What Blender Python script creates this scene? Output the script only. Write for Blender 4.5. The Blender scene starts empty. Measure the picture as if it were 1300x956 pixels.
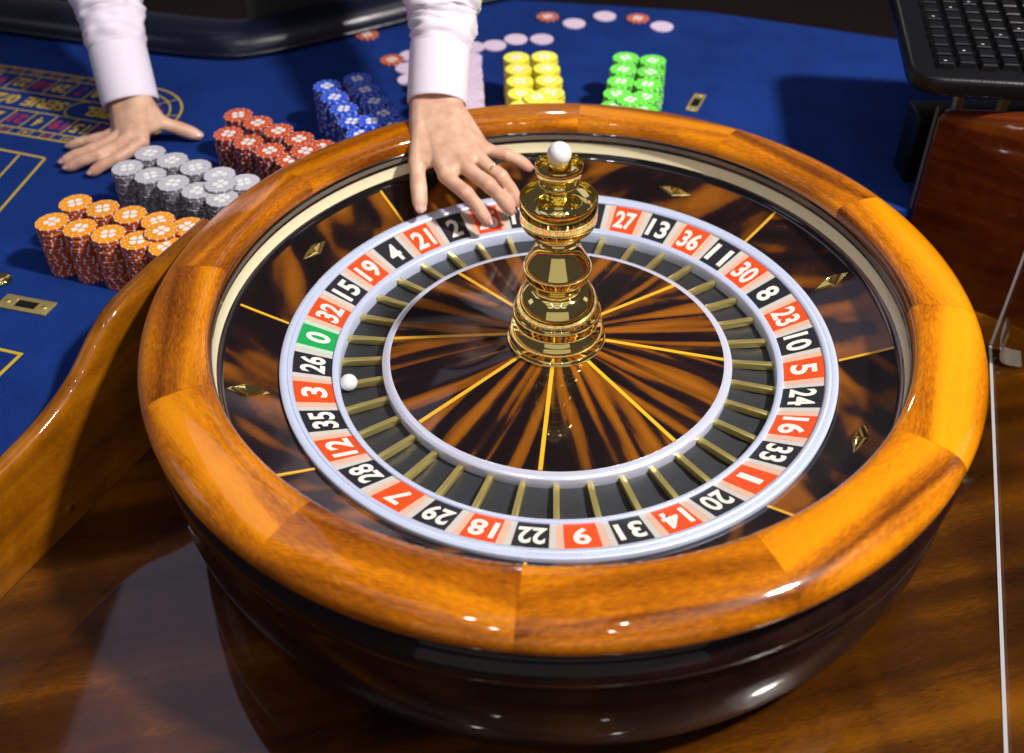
import bpy, bmesh, math, random
from math import sin, cos, pi, radians, hypot, atan2
from mathutils import Vector, Matrix, noise
random.seed(7)
scene = bpy.context.scene
COL = scene.collection

# ------------------------------------------------------------------ camera
cam_d = bpy.data.cameras.new('camera')
cam = bpy.data.objects.new('camera', cam_d); COL.objects.link(cam)
cam_d.sensor_width = 36.0; cam_d.sensor_fit = 'HORIZONTAL'
cam_d.lens = 36.24; cam_d.shift_y = -0.0338
cam_d.clip_start = 0.02; cam_d.clip_end = 50
yaw, pitch, roll = radians(-0.9208), radians(40.02), radians(-1.1043)
fw = Vector((sin(yaw)*cos(pitch), cos(yaw)*cos(pitch), -sin(pitch)))
r0 = Vector((cos(yaw), -sin(yaw), 0)); u0 = r0.cross(fw)
rt = r0*cos(roll) + u0*sin(roll); up = -r0*sin(roll) + u0*cos(roll)
cam.matrix_world = Matrix(((rt.x, up.x, -fw.x, -0.0326), (rt.y, up.y, -fw.y, -0.8155), (rt.z, up.z, -fw.z, 0.6811), (0, 0, 0, 1)))
cam_d.dof.use_dof = True; cam_d.dof.focus_distance = 1.03; cam_d.dof.aperture_fstop = 3.8
scene.camera = cam

# ------------------------------------------------------------------ world, lamps, exposure
w = bpy.data.worlds.new('World'); scene.world = w; w.use_nodes = True
w.node_tree.nodes['Background'].inputs[0].default_value = (0.062, 0.057, 0.072, 1)
w.node_tree.nodes['Background'].inputs[1].default_value = 1.0
def lamp(name, loc, target, energy, size, color, shape='DISK', size_y=None):
    l = bpy.data.lights.new(name, 'AREA'); l.energy = energy; l.color = color; l.shape = shape; l.size = size
    if size_y: l.size_y = size_y
    o = bpy.data.objects.new(name, l); COL.objects.link(o); o.location = loc
    o.rotation_euler = (Vector(target) - Vector(loc)).to_track_quat('-Z', 'Y').to_euler()
    return o
lamp('key_lamp', (1.27, -0.50, 1.95), (0, 0.1, 0), 84, 0.20, (1.0, 0.94, 0.90))
def panel(name, loc, target, radiance, sx, sy, color): return lamp(name, loc, target, radiance*pi*sx*sy, sx, color, 'RECTANGLE', sy)
panel('ceiling_panel_lamp', (-1.01, 0.90, 1.8), (-1.01, 0.90, 0), 0.75, 0.70, 1.16, (0.80, 0.74, 1.0))
panel('far_panel_lamp', (-0.30, 1.95, 1.8), (-0.30, 1.95, 0), 0.60, 1.0, 0.7, (0.80, 0.76, 1.0))
for x in (-0.85, -0.05, 0.75):
    for y in (-1.75, -1.05, -0.35):
        panel('added_overhead_lamp', (x, y, 2.1), (x, y, 0), 0.62, 0.62, 0.52, (1.0, 0.94, 0.92))  # added overhead panels, no known fixtures, to brighten reflections in the brass turret
panel('added_reflection_lamp', (0.0, -2.7, 0.95), (0.0, 0, 0.6), 0.40, 3.2, 1.4, (1.0, 0.95, 0.92))  # added broad glow behind the camera, for the turret to reflect
panel('added_reflection_lamp', (-2.1, 0.1, 1.0), (0, 0, 0.2), 0.8, 0.5, 0.6, (0.85, 0.85, 1.0))  # added side panel, lights up the turret's left edge
panel('added_reflection_lamp', (2.1, 0.4, 0.9), (0, 0, 0.2), 0.8, 0.4, 0.6, (1.0, 0.9, 0.8))  # added side panel, lights up the turret's right edge
for x, y, z, p in ((-0.45, -1.4, 2.0, 1.6), (0.35, -1.4, 2.0, 1.6), (-0.45, -0.7, 2.0, 1.6), (0.35, -0.7, 2.0, 1.6), (0.1, 2.9, 1.4, 3.0)):
    lamp('downlight_lamp', (x, y, z), (x*0.3, y*0.3, 0), p, 0.05, (1.0, 0.94, 0.88))
scene.view_settings.view_transform = 'Standard'; scene.view_settings.look = 'None'
scene.view_settings.exposure = 0.0; scene.view_settings.gamma = 1.0
scene.view_settings.use_curve_mapping = False

# ------------------------------------------------------------------ helpers
def tag(o, label=None, cat=None, group=None, kind=None):
    if label: o['label'] = label
    if cat: o['category'] = cat
    if group: o['group'] = group
    if kind: o['kind'] = kind
    return o
def link(name, me, parent=None):
    o = bpy.data.objects.new(name, me); COL.objects.link(o)
    if parent: o.parent = parent
    return o
def empty(name, loc=(0, 0, 0), parent=None):
    o = bpy.data.objects.new(name, None); COL.objects.link(o); o.location = loc; o.empty_display_size = 0.02
    if parent: o.parent = parent
    return o
def mesh(name, V, F, mats, idx=None, smooth=True, sharp=None):
    me = bpy.data.meshes.new(name); me.from_pydata([tuple(v) for v in V], [], F)
    for m in (mats if isinstance(mats, (list, tuple)) else [mats]): me.materials.append(m)
    if idx:
        for p, i in zip(me.polygons, idx): p.material_index = i
    me.polygons.foreach_set('use_smooth', [smooth]*len(me.polygons))
    if sharp is not None and smooth: me.set_sharp_from_angle(angle=radians(sharp))
    me.update(); return me
def lathe(prof, n=96, a0=0.0, a1=2*pi, caps=False):
    full = abs(a1-a0-2*pi) < 1e-6; m = len(prof); V = []; F = []
    cols = n if full else n+1
    for i in range(cols):
        a = a0+(a1-a0)*i/n
        for r, z in prof: V.append((r*cos(a), r*sin(a), z))
    for i in range(n):
        j = (i+1) % cols
        for k in range(m-1): F.append((i*m+k, j*m+k, j*m+k+1, i*m+k+1))
    if caps and not full:
        F.append(tuple(range(m))); F.append(tuple((cols-1)*m+k for k in reversed(range(m))))
    return V, F
def box(cx, cy, cz, sx, sy, sz):
    V = [(cx+sx/2*i, cy+sy/2*j, cz+sz/2*k) for i in (-1, 1) for j in (-1, 1) for k in (-1, 1)]
    F = [(0, 1, 3, 2), (4, 6, 7, 5), (0, 4, 5, 1), (2, 3, 7, 6), (0, 2, 6, 4), (1, 5, 7, 3)]
    return V, F
def bevel_me(me, w, seg=2):
    bm = bmesh.new(); bm.from_mesh(me)
    bmesh.ops.bevel(bm, geom=bm.edges[:], offset=w, segments=seg, profile=0.5, affect='EDGES')
    bm.to_mesh(me); bm.free(); me.polygons.foreach_set('use_smooth', [True]*len(me.polygons)); me.set_sharp_from_angle(angle=radians(40)); return me
def prism(poly, z0, z1):
    n = len(poly); V = [(x, y, z0) for x, y in poly]+[(x, y, z1) for x, y in poly]
    F = [tuple(reversed(range(n))), tuple(range(n, 2*n))]+[(i, (i+1) % n, n+(i+1) % n, n+i) for i in range(n)]
    return V, F
def smoothpath(pts, n=8):
    pts = [Vector(p) for p in pts]; out = []
    for i in range(len(pts)-1):
        p0 = pts[max(i-1, 0)]; p1 = pts[i]; p2 = pts[i+1]; p3 = pts[min(i+2, len(pts)-1)]
        for k in range(n):
            t = k/n
            out.append(0.5*((2*p1)+(p2-p0)*t+(2*p0-5*p1+4*p2-p3)*t*t+(3*p1-p0-3*p2+p3)*t**3))
    out.append(pts[-1]); return out

# ------------------------------------------------------------------ materials
def mat(name, color=(0.5, 0.5, 0.5), rough=0.5, metal=0.0, **kw):
    m = bpy.data.materials.new(name); m.use_nodes = True
    b = m.node_tree.nodes['Principled BSDF']
    b.inputs['Base Color'].default_value = (*color, 1); b.inputs['Roughness'].default_value = rough; b.inputs['Metallic'].default_value = metal
    for k, v in kw.items(): b.inputs[k.replace('_', ' ')].default_value = v
    return m
def N(m, t, **kw):
    n = m.node_tree.nodes.new(t)
    for k, v in kw.items(): setattr(n, k, v)
    return n
def L(m, a, b): m.node_tree.links.new(a, b)
def ramp(m, fac, stops):
    r = N(m, 'ShaderNodeValToRGB'); e = r.color_ramp.elements
    while len(e) < len(stops): e.new(0.5)
    for el, (p, c) in zip(e, stops): el.position = p; el.color = (*c, 1)
    L(m, fac, r.inputs[0]); return r.outputs[0]
def math_(m, op, a, b=None):
    n = N(m, 'ShaderNodeMath', operation=op)
    for i, x in enumerate((a, b)):
        if x is None: continue
        if isinstance(x, (int, float)): n.inputs[i].default_value = x
        else: L(m, x, n.inputs[i])
    return n.outputs[0]
def noise_tex(m, co, sc, scale=1.0, detail=4, rough=0.55, dist=0.0):
    mp = N(m, 'ShaderNodeMapping'); mp.inputs['Scale'].default_value = sc; L(m, co, mp.inputs[0])
    n = N(m, 'ShaderNodeTexNoise'); n.inputs['Scale'].default_value = scale; n.inputs['Detail'].default_value = detail
    n.inputs['Roughness'].default_value = rough; n.inputs['Distortion'].default_value = dist
    L(m, mp.outputs[0], n.inputs[0]); return n.outputs[0]
def objco(m, rnd=5.0):
    tc = N(m, 'ShaderNodeTexCoord')
    if not rnd: return tc.outputs['Object']
    oi = N(m, 'ShaderNodeObjectInfo'); v = N(m, 'ShaderNodeVectorMath', operation='ADD')
    s = N(m, 'ShaderNodeCombineXYZ')
    L(m, math_(m, 'MULTIPLY', oi.outputs['Random'], rnd), s.inputs[0]); L(m, math_(m, 'MULTIPLY', oi.outputs['Random'], rnd*2.3), s.inputs[1]); L(m, math_(m, 'MULTIPLY', oi.outputs['Random'], rnd*1.7), s.inputs[2])
    L(m, tc.outputs['Object'], v.inputs[0]); L(m, s.outputs[0], v.inputs[1]); return v.outputs[0]
def bump(m, h, strength, dist=0.001):
    b = N(m, 'ShaderNodeBump'); b.inputs['Strength'].default_value = strength; b.inputs['Distance'].default_value = dist
    L(m, h, b.inputs['Height']); L(m, b.outputs[0], m.node_tree.nodes['Principled BSDF'].inputs['Normal']); return b
def wood(name, stops, along=1, across=45, run=2.5, rough=0.32, coat=1.0, rnd=5.0, dist=0.4, fig=0.28, tone=0.0, fib=0.20, turn=0, fl=(9, 6), sdet=3, polar=0):
    m = mat(name, rough=rough); b = m.node_tree.nodes['Principled BSDF']
    b.inputs['Coat Weight'].default_value = coat; b.inputs['Specular IOR Level'].default_value = 0.06
    co = objco(m, rnd)
    if turn:
        mp = N(m, 'ShaderNodeMapping'); mp.inputs['Rotation'].default_value = (0, 0, radians(turn)); L(m, co, mp.inputs[0]); co = mp.outputs[0]
    if polar:
        sx = N(m, 'ShaderNodeSeparateXYZ'); tcp = N(m, 'ShaderNodeTexCoord'); L(m, tcp.outputs['Object'], sx.inputs[0]); cb = N(m, 'ShaderNodeCombineXYZ')
        oi2 = N(m, 'ShaderNodeObjectInfo'); rad_ = math_(m, 'SQRT', math_(m, 'ADD', math_(m, 'POWER', sx.outputs[0], 2.0), math_(m, 'POWER', sx.outputs[1], 2.0)))
        an = math_(m, 'MULTIPLY', math_(m, 'ARCTAN2', sx.outputs[1], sx.outputs[0]), polar)
        L(m, math_(m, 'ADD', rad_, math_(m, 'MULTIPLY', oi2.outputs['Random'], 9.0)), cb.inputs[0])
        L(m, math_(m, 'ADD', math_(m, 'ADD', math_(m, 'MULTIPLY', sx.outputs[1], 0.45), an), math_(m, 'MULTIPLY', oi2.outputs['Random'], 5.0)), cb.inputs[1]); co = cb.outputs[0]
    def sc(a, l): return tuple(l if i == along else a for i in range(3))
    stripe = noise_tex(m, co, sc(across, run), 1, sdet, 0.5, dist)
    fibre = noise_tex(m, co, sc(across*fl[0], run*fl[1]), 1, 3, 0.65)
    figure = noise_tex(m, co, sc(across*0.25, run*9), 1, 2, 0.5, 0.6)
    f = math_(m, 'ADD', math_(m, 'MULTIPLY', stripe, 0.82-fib-fig*0.3), math_(m, 'ADD', math_(m, 'MULTIPLY', fibre, fib), math_(m, 'MULTIPLY', figure, fig)))
    if tone:
        oi = N(m, 'ShaderNodeObjectInfo'); f = math_(m, 'ADD', f, math_(m, 'MULTIPLY', math_(m, 'SUBTRACT', oi.outputs['Random'], 0.5), tone))
    L(m, ramp(m, f, stops), b.inputs['Base Color'])
    rr = N(m, 'ShaderNodeMapRange'); rr.inputs[3].default_value = 0.02; rr.inputs[4].default_value = 0.07
    L(m, noise_tex(m, co, (9, 9, 9), 1, 3), rr.inputs[0]); L(m, rr.outputs[0], b.inputs['Coat Roughness'])
    return m
M = {}
M['rim'] = wood('rim_mahogany', [(0.34, (0.13, 0.031, 0.0003)), (0.42, (0.36, 0.100, 0.0008)), (0.495, (0.66, 0.215, 0.0015)), (0.63, (0.80, 0.300, 0.003))], across=30, run=0.9, tone=0.08, fig=0.10, fib=0.20, fl=(22, 130), sdet=2)
M['table'] = wood('table_sapele', [(0.38, (0.014, 0.0038, 0.0002)), (0.50, (0.062, 0.018, 0.0003)), (0.63, (0.20, 0.066, 0.0008))], along=0, across=17, run=0.9, rnd=0, fig=0.24, fib=0.18, turn=-14, fl=(55, 90), sdet=2)
M['board'] = wood('board_sapele', [(0.36, (0.11, 0.031, 0.001)), (0.50, (0.26, 0.083, 0.002)), (0.66, (0.44, 0.155, 0.005))], along=0, across=34, run=2.0, rnd=0, fib=0.26, fl=(22, 70), sdet=2)
M['mahogany'] = wood('dark_mahogany', [(0.34, (0.070, 0.012, 0.003)), (0.50, (0.125, 0.022, 0.003)), (0.68, (0.20, 0.042, 0.005))], along=0, across=70, run=5.0, rnd=0)
EB = [(0.35, (0.008, 0.004, 0.0045)), (0.410, (0.020, 0.008, 0.006)), (0.440, (0.13, 0.039, 0.003)), (0.54, (0.27, 0.086, 0.005))]
EB2 = [(0.34, (0.007, 0.0035, 0.004)), (0.43, (0.018, 0.007, 0.005)), (0.475, (0.10, 0.030, 0.003)), (0.58, (0.22, 0.068, 0.005))]
M['ebony'] = wood('macassar_ebony', EB, along=0, across=62, run=5.0, dist=0.25, fig=0.04, fib=0.06, fl=(16, 22), sdet=1, polar=0.075)
M['ebony2'] = wood('macassar_ebony_bowl', EB2, along=0, across=30, run=7.0, dist=0.3, fig=0.05, fib=0.06, turn=38, fl=(16, 22), sdet=1)
M['lacquer'] = mat('black_lacquer', (0.006, 0.005, 0.006), 0.10, Coat_Weight=1.0, Coat_Roughness=0.03)
M['shell'] = wood('dark_lacquered_shell', [(0.35, (0.004, 0.002, 0.002)), (0.55, (0.012, 0.004, 0.003)), (0.7, (0.022, 0.008, 0.004))], along=1, across=40, run=3, coat=0.45); M['shell'].node_tree.nodes['Principled BSDF'].inputs['Specular IOR Level'].default_value = 0.1
M['cream'] = mat('ivory_track', (0.80, 0.74, 0.48), 0.22, Coat_Weight=0.6)
M['grey'] = mat('grey_track', (0.20, 0.17, 0.13), 0.2, Coat_Weight=0.8)
M['inlay'] = mat('yellow_inlay', (0.78, 0.42, 0.02), 0.35, Coat_Weight=1.0)
M['silver'] = mat('satin_aluminium', (0.60, 0.68, 0.88), 0.30, 0.25)
M['chrome'] = mat('polished_aluminium', (0.70, 0.73, 0.88), 0.20, 0.35)
M['gold'] = mat('polished_brass', (0.98, 0.80, 0.27), 0.06, 1.0)
M['fretgold'] = mat('fret_brass', (0.72, 0.60, 0.20), 0.30, 0.8)
M['pocket'] = mat('pocket_floor', (0.022, 0.024, 0.028), 0.28)
M['cell_red'] = mat('cell_red', (0.84, 0.065, 0.004), 0.5)
M['cell_black'] = mat('cell_black', (0.008, 0.010, 0.015), 0.5)
M['cell_green'] = mat('cell_green', (0.002, 0.33, 0.075), 0.5)
M['cell_pale'] = mat('cell_divider', (0.60, 0.56, 0.52), 0.5)
M['border_red'] = mat('cell_border_pink', (0.80, 0.42, 0.30), 0.5)
M['border_black'] = mat('cell_border_grey', (0.55, 0.52, 0.48), 0.5)
M['border_green'] = mat('cell_border_mint', (0.45, 0.62, 0.48), 0.5)
M['numeral'] = mat('numeral_paint', (0.80, 0.76, 0.70), 0.45)
M['ivory'] = mat('ivory_ball', (0.86, 0.83, 0.82), 0.18, Coat_Weight=0.6, Subsurface_Weight=0.1)
M['brass'] = mat('aged_brass', (0.56, 0.44, 0.16), 0.35, 0.6)
def add_scratch(m, lo, hi, sc=300):
    b = m.node_tree.nodes['Principled BSDF']; rr = N(m, 'ShaderNodeMapRange'); rr.inputs[1].default_value = 0.35; rr.inputs[2].default_value = 0.7
    rr.inputs[3].default_value = lo; rr.inputs[4].default_value = hi
    L(m, noise_tex(m, objco(m, 0), (sc, sc, sc), 1, 4), rr.inputs[0]); L(m, rr.outputs[0], b.inputs['Roughness'])
add_scratch(M['brass'], 0.28, 0.5); add_scratch(M['silver'], 0.27, 0.33, 500); add_scratch(M['pocket'], 0.42, 0.55, 300)
def felt_mat():
    m = mat('blue_felt', rough=0.95, Specular_IOR_Level=0.15); co = objco(m, 0)
    a = noise_tex(m, co, (1400, 1400, 1400), 1, 2); c = noise_tex(m, co, (14, 14, 14), 1, 4)
    d = noise_tex(m, co, (330, 330, 330), 1, 3, 0.7); f = math_(m, 'ADD', math_(m, 'MULTIPLY', a, 0.35), math_(m, 'ADD', math_(m, 'MULTIPLY', c, 0.35), math_(m, 'MULTIPLY', d, 0.30)))
    L(m, ramp(m, f, [(0.38, (0.0036, 0.020, 0.125)), (0.62, (0.0072, 0.038, 0.225))]), m.node_tree.nodes['Principled BSDF'].inputs['Base Color'])
    bump(m, math_(m, 'ADD', a, d), 0.5, 0.0008); return m
M['felt'] = felt_mat()
M['gold_print'] = mat('yellow_felt_print', (0.55, 0.38, 0.02), 0.8)
M['red_print'] = mat('red_felt_print', (0.33, 0.012, 0.04), 0.85)
def leather(name, c, rough):
    m = mat(name, c, rough, Coat_Weight=0.3, Coat_Roughness=0.15)
    v = N(m, 'ShaderNodeTexVoronoi'); v.inputs['Scale'].default_value = 420; L(m, objco(m, 0), v.inputs[0]); bump(m, v.outputs[0], 0.25, 0.0005); return m
M['leather'] = leather('navy_leather', (0.004, 0.006, 0.017), 0.28)
M['plastic'] = leather('black_plastic', (0.005, 0.005, 0.006), 0.36)
M['plastic'].node_tree.nodes['Principled BSDF'].inputs['Coat Weight'].default_value = 0.0; M['plastic'].node_tree.nodes['Principled BSDF'].inputs['Specular IOR Level'].default_value = 0.25
M['key'] = mat('black_keycap', (0.006, 0.006, 0.007), 0.14)
M['keyprint'] = mat('keycap_print', (0.75, 0.75, 0.75), 0.5)
M['floor'] = mat('dark_carpet', (0.020, 0.007, 0.004), 0.9)
def cloth(name, c, rough=0.8, sc=900):
    m = mat(name, c, rough, Sheen_Weight=0.2); co = objco(m, 0)
    bump(m, noise_tex(m, co, (sc, sc, sc), 1, 2), 0.5, 0.0008); return m
M['shirt'] = cloth('lilac_shirt_cloth', (0.80, 0.74, 0.86)); M['shirt'].node_tree.nodes['Principled BSDF'].inputs['Subsurface Weight'].default_value = 0.0
M['vest'] = cloth('black_waistcoat_cloth', (0.006, 0.006, 0.008))
def skin_mat():
    m = mat('skin', rough=0.42, Subsurface_Weight=0.25, Subsurface_Scale=0.006)
    m.node_tree.nodes['Principled BSDF'].inputs['Subsurface Radius'].default_value = (1.0, 0.35, 0.2)
    co = objco(m, 0); n = noise_tex(m, co, (45, 45, 45), 1, 4); f = noise_tex(m, co, (700, 700, 700), 1, 3)
    L(m, ramp(m, n, [(0.35, (0.60, 0.34, 0.23)), (0.65, (0.74, 0.49, 0.34))]), m.node_tree.nodes['Principled BSDF'].inputs['Base Color'])
    at = N(m, 'ShaderNodeAttribute', attribute_name='tint'); mx = N(m, 'ShaderNodeMix', data_type='RGBA')
    b = m.node_tree.nodes['Principled BSDF']; src = b.inputs['Base Color'].links[0].from_socket
    L(m, at.outputs['Fac'], mx.inputs[0]); L(m, src, mx.inputs[6]); mx.inputs[7].default_value = (0.62, 0.26, 0.20, 1); L(m, mx.outputs[2], b.inputs['Base Color'])
    v = N(m, 'ShaderNodeTexVoronoi'); v.inputs['Scale'].default_value = 520; L(m, co, v.inputs[0])
    bump(m, math_(m, 'ADD', math_(m, 'MULTIPLY', f, 0.7), math_(m, 'ADD', math_(m, 'MULTIPLY', v.outputs[0], 0.5), math_(m, 'MULTIPLY', noise_tex(m, co, (120, 120, 120), 1, 3), 1.2))), 0.45, 0.0009); return m
M['skin'] = skin_mat()
M['nail'] = mat('fingernail', (0.70, 0.42, 0.38), 0.22, Coat_Weight=0.5)
M['hair'] = mat('dark_hair', (0.02, 0.012, 0.008), 0.5)
def acrylic():
    m = bpy.data.materials.new('clear_acrylic'); m.use_nodes = True; nt = m.node_tree; nt.nodes.remove(nt.nodes['Principled BSDF'])
    t = N(m, 'ShaderNodeBsdfTransparent'); t.inputs[0].default_value = (0.93, 0.93, 0.92, 1); g = N(m, 'ShaderNodeBsdfGlossy'); g.inputs['Roughness'].default_value = 0.03
    fr = N(m, 'ShaderNodeFresnel'); fr.inputs[0].default_value = 1.12; mx = N(m, 'ShaderNodeMixShader')
    mx.inputs[0].default_value = 0.05; L(m, t.outputs[0], mx.inputs[1]); L(m, g.outputs[0], mx.inputs[2]); L(m, mx.outputs[0], nt.nodes['Material Output'].inputs[0]); return m
M['acrylic'] = acrylic()
M['acrylic_edge'] = mat('acrylic_cut_edge', (0.55, 0.54, 0.56), 0.3, Coat_Weight=0.5)

# ------------------------------------------------------------------ setting
ZT = -0.142; ZF = -0.035
tag(link('floor', mesh('floor', [(-6, -6, -0.95), (6, -6, -0.95), (6, 6, -0.95), (-6, 6, -0.95)], [(0, 1, 2, 3)], M['floor'])), kind='structure')
BA = Vector((-0.541, -0.2161, 0)); BD = Vector((0.410, 0.9121, 0)); BN = Vector((-0.9121, 0.410, 0))
def bp(s, off): p = BA+BD*s+BN*off; return (p.x, p.y)
V, F = prism([bp(-1.0, 0.0), (1.4, bp(-1.0, 0)[1]), (1.4, 0.30), bp((0.30+0.2161)/0.9121, 0.0)], ZT-0.04, ZT)
tag(link('wheel_table_top', mesh('wheel_table_top', V, F, M['table'], smooth=False)), kind='structure')
# felt: left of the board, round the back of the wheel, to the right-hand board
arc = [(0.425*cos(radians(a)), 0.425*sin(radians(a))) for a in range(148, 33, -5)]
poly = [bp(-1.0, 0.021), bp(0.36, 0.021)]+arc+[(0.455, 0.29), (1.1, 0.27), (1.1, 0.585), (0.588, 0.797), (0.29, 0.922), (-0.036, 0.985), (-0.10, 1.00), (-0.21, 0.945), (-0.305, 0.890), (-0.385, 0.845), (-0.437, 0.815), (-0.495, 0.797), (-0.644, 0.828), (-0.926, 0.915), (-1.25, 1.02), (-1.6, 1.13), (-1.6, -1.1)]
V, F = prism(poly, ZF-0.05, ZF)
tag(link('felt_table_top', mesh('felt_table_top', V, F, M['felt'], smooth=False)), kind='structure')

# padded leather rail along the far edge
root = empty('padded_rail', (-0.47, 0.80, ZF))
tag(root, 'dark navy padded leather arm rail along the far edge of the felt', 'arm rail')
pts = [(-1.25, 1.01), (-0.926, 0.905), (-0.763, 0.853), (-0.644, 0.816), (-0.555, 0.792), (-0.495, 0.785), (-0.437, 0.805), (-0.385, 0.835), (-0.305, 0.880), (-0.21, 0.938), (-0.12, 0.99), (-0.02, 1.04)]
path = smoothpath([(x, y, 0) for x, y in pts], 6)
prof = [(-0.033, -0.012), (-0.036, 0.004), (-0.033, 0.020), (-0.022, 0.034), (-0.004, 0.041), (0.018, 0.042), (0.045, 0.036), (0.072, 0.020), (0.085, -0.004), (0.085, -0.05), (-0.033, -0.05)]
V = []; F = []; m_ = len(prof)
for i, p in enumerate(path):
    t = (path[min(i+1, len(path)-1)]-path[max(i-1, 0)]).normalized(); n = Vector((-t.y, t.x, 0))
    for o, z in prof:
        q = p+n*o; V.append((q.x+0.47, q.y-0.80, z))
for i in range(len(path)-1):
    for k in range(m_): F.append((i*m_+k, (i+1)*m_+k, (i+1)*m_+(k+1) % m_, i*m_+(k+1) % m_))
link('padding', mesh('padding', V, F, M['leather'], sharp=60), root)
V = []; F = []
for i, p in enumerate(path):
    t = (path[min(i+1, len(path)-1)]-path[max(i-1, 0)]).normalized(); n = Vector((-t.y, t.x, 0))
    for o, z in [(-0.0365, 0.004), (-0.039, 0.007), (-0.0385, 0.010), (-0.0355, 0.012)]:
        q = p+n*o; V.append((q.x+0.47, q.y-0.80, z))
for i in range(len(path)-1):
    for k in range(3): F.append((i*4+k, (i+1)*4+k, (i+1)*4+k+1, i*4+k+1))
link('piping', mesh('piping', V, F, M['leather']), root)
s = link('stud', mesh('stud', *lathe([(0.0, 0.004), (0.006, 0.003), (0.008, 0), (0.008, -0.012)], 16), M['chrome']), root)
s.location = (-0.705+0.47, 0.797-0.80, 0.018); s.rotation_euler = (radians(60), 0, radians(-15))

# left board
prof_s = [(-1.0, -0.020), (-0.3, -0.020), (0.0, -0.0195), (0.06, -0.018), (0.115, -0.012), (0.165, 0.002), (0.205, 0.026), (0.235, 0.041), (0.27, 0.047), (0.31, 0.049), (0.40, 0.051)]
pp = smoothpath([(s_, z_, 0) for s_, z_ in prof_s], 6)
sect = [(0.0, 0), (0.0, -0.012), (0.0008, -0.006), (0.003, -0.0022), (0.007, -0.0003), (0.011, 0), (0.015, -0.0003), (0.0185, -0.0022), (0.0205, -0.006), (0.021, -0.012), (0.021, 0)]
V = []; F = []; k_ = len(sect)
for p in pp:
    for i, (o, dz) in enumerate(sect):
        z = ZT+0.0005 if i in (0, k_-1) else p.y+dz
        V.append((p.x, o, z))
for i in range(len(pp)-1):
    for k in range(k_): F.append((i*k_+k, i*k_+(k+1) % k_, (i+1)*k_+(k+1) % k_, (i+1)*k_+k))
F.append(tuple(range(k_))); F.append(tuple((len(pp)-1)*k_+k for k in reversed(range(k_))))
root = empty('wooden_partition', (BA.x, BA.y, 0)); root.rotation_euler = (0, 0, atan2(BD.y, BD.x))
tag(root, 'curved varnished wooden partition board between the blue felt and the wheel, on the left', 'partition')
link('board', mesh('board', V, F, M['board'], sharp=50), root)
pg = link('plug', mesh('plug', *lathe([(0, 0.0012), (0.0045, 0.0008), (0.0055, -0.001)], 16), M['board']), root)
pg.location = (0.105, 0.0, -0.118); pg.rotation_euler = (radians(90), 0, 0)

# right board (dark mahogany), its end towards the wheel
root = empty('mahogany_partition', (0.455, 0.285, ZT))
tag(root, 'dark red mahogany partition panel standing under the keyboard at the right', 'partition')
root.rotation_euler = (0, 0, radians(-38))
V, F = prism([(0, 0), (0.60, 0), (0.60, 0.385), (0.30, 0.318), (0.03, 0.2505), (0.012, 0.2465), (0.004, 0.2430), (0, 0.236)], 0.0, 0.022)
V = [(x, z, y) for x, y, z in V]; F = [tuple(reversed(f)) for f in F]
pm = mesh('panel', V, F, M['mahogany']); bm = bmesh.new(); bm.from_mesh(pm)
bmesh.ops.bevel(bm, geom=[e for e in bm.edges if abs(e.verts[0].co.y-e.verts[1].co.y) < 1e-6 and max(e.verts[0].co.z, e.verts[1].co.z) > 0.01], offset=0.006, segments=4, profile=0.5, affect='EDGES'); bm.to_mesh(pm); bm.free()
pm.polygons.foreach_set('use_smooth', [True]*len(pm.polygons)); pm.set_sharp_from_angle(angle=radians(40))
link('panel', pm, root)
V, F = box(-0.0042, 0.015, 0.124, 0.004, 0.014, 0.248)
link('edge_strip', bevel_me(mesh('edge_strip', V, F, mat('grey_edge_strip', (0.10, 0.10, 0.11), 0.4)), 0.0008, 2), root)

# clear acrylic shield on the right
P1 = Vector((0.290, -0.610, 0)); P2 = Vector((0.5361, 0.1476, 0)); ad = (P2-P1).normalized(); ln = (P2-P1).length
root = empty('acrylic_shield', (P1.x, P1.y, ZT)); root.rotation_euler = (0, 0, atan2(ad.y, ad.x))
tag(root, 'clear acrylic shield standing on the wooden table right of the wheel', 'shield')
V, F = box(ln/2, 0, 0.15, ln, 0.003, 0.292)
link('sheet', mesh('sheet', V, F, M['acrylic'], smooth=False), root)
V, F = box(ln/2, 0, 0.0007, ln, 0.0032, 0.0012)
link('bottom_edge', mesh('bottom_edge', V, F, M['acrylic_edge'], smooth=False), root)
V, F = box(ln+0.0008, 0, 0.15, 0.0014, 0.003, 0.292)
link('end_edge', mesh('end_edge', V, F, M['acrylic_edge'], smooth=False), root)
pv = smoothpath([(ln-0.006, -0.03, 0.004), (ln-0.006, -0.012, 0.006), (ln-0.006, -0.005, 0.018), (ln-0.006, -0.004, 0.05)], 6)
V = []; F = []
for p in pv:
    V += [(p.x-0.03, p.y, p.z), (p.x, p.y, p.z), (p.x, p.y-0.003, p.z+0.002), (p.x-0.03, p.y-0.003, p.z+0.002)]
for i in range(len(pv)-1):
    for k in range(4): F.append((i*4+k, i*4+(k+1) % 4, i*4+4+(k+1) % 4, i*4+4+k))
link('foot', mesh('foot', V, F, mat('acrylic_foot', (0.9, 0.85, 0.7), 0.05, Transmission_Weight=0.9, IOR=1.49), sharp=60), root)

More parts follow.
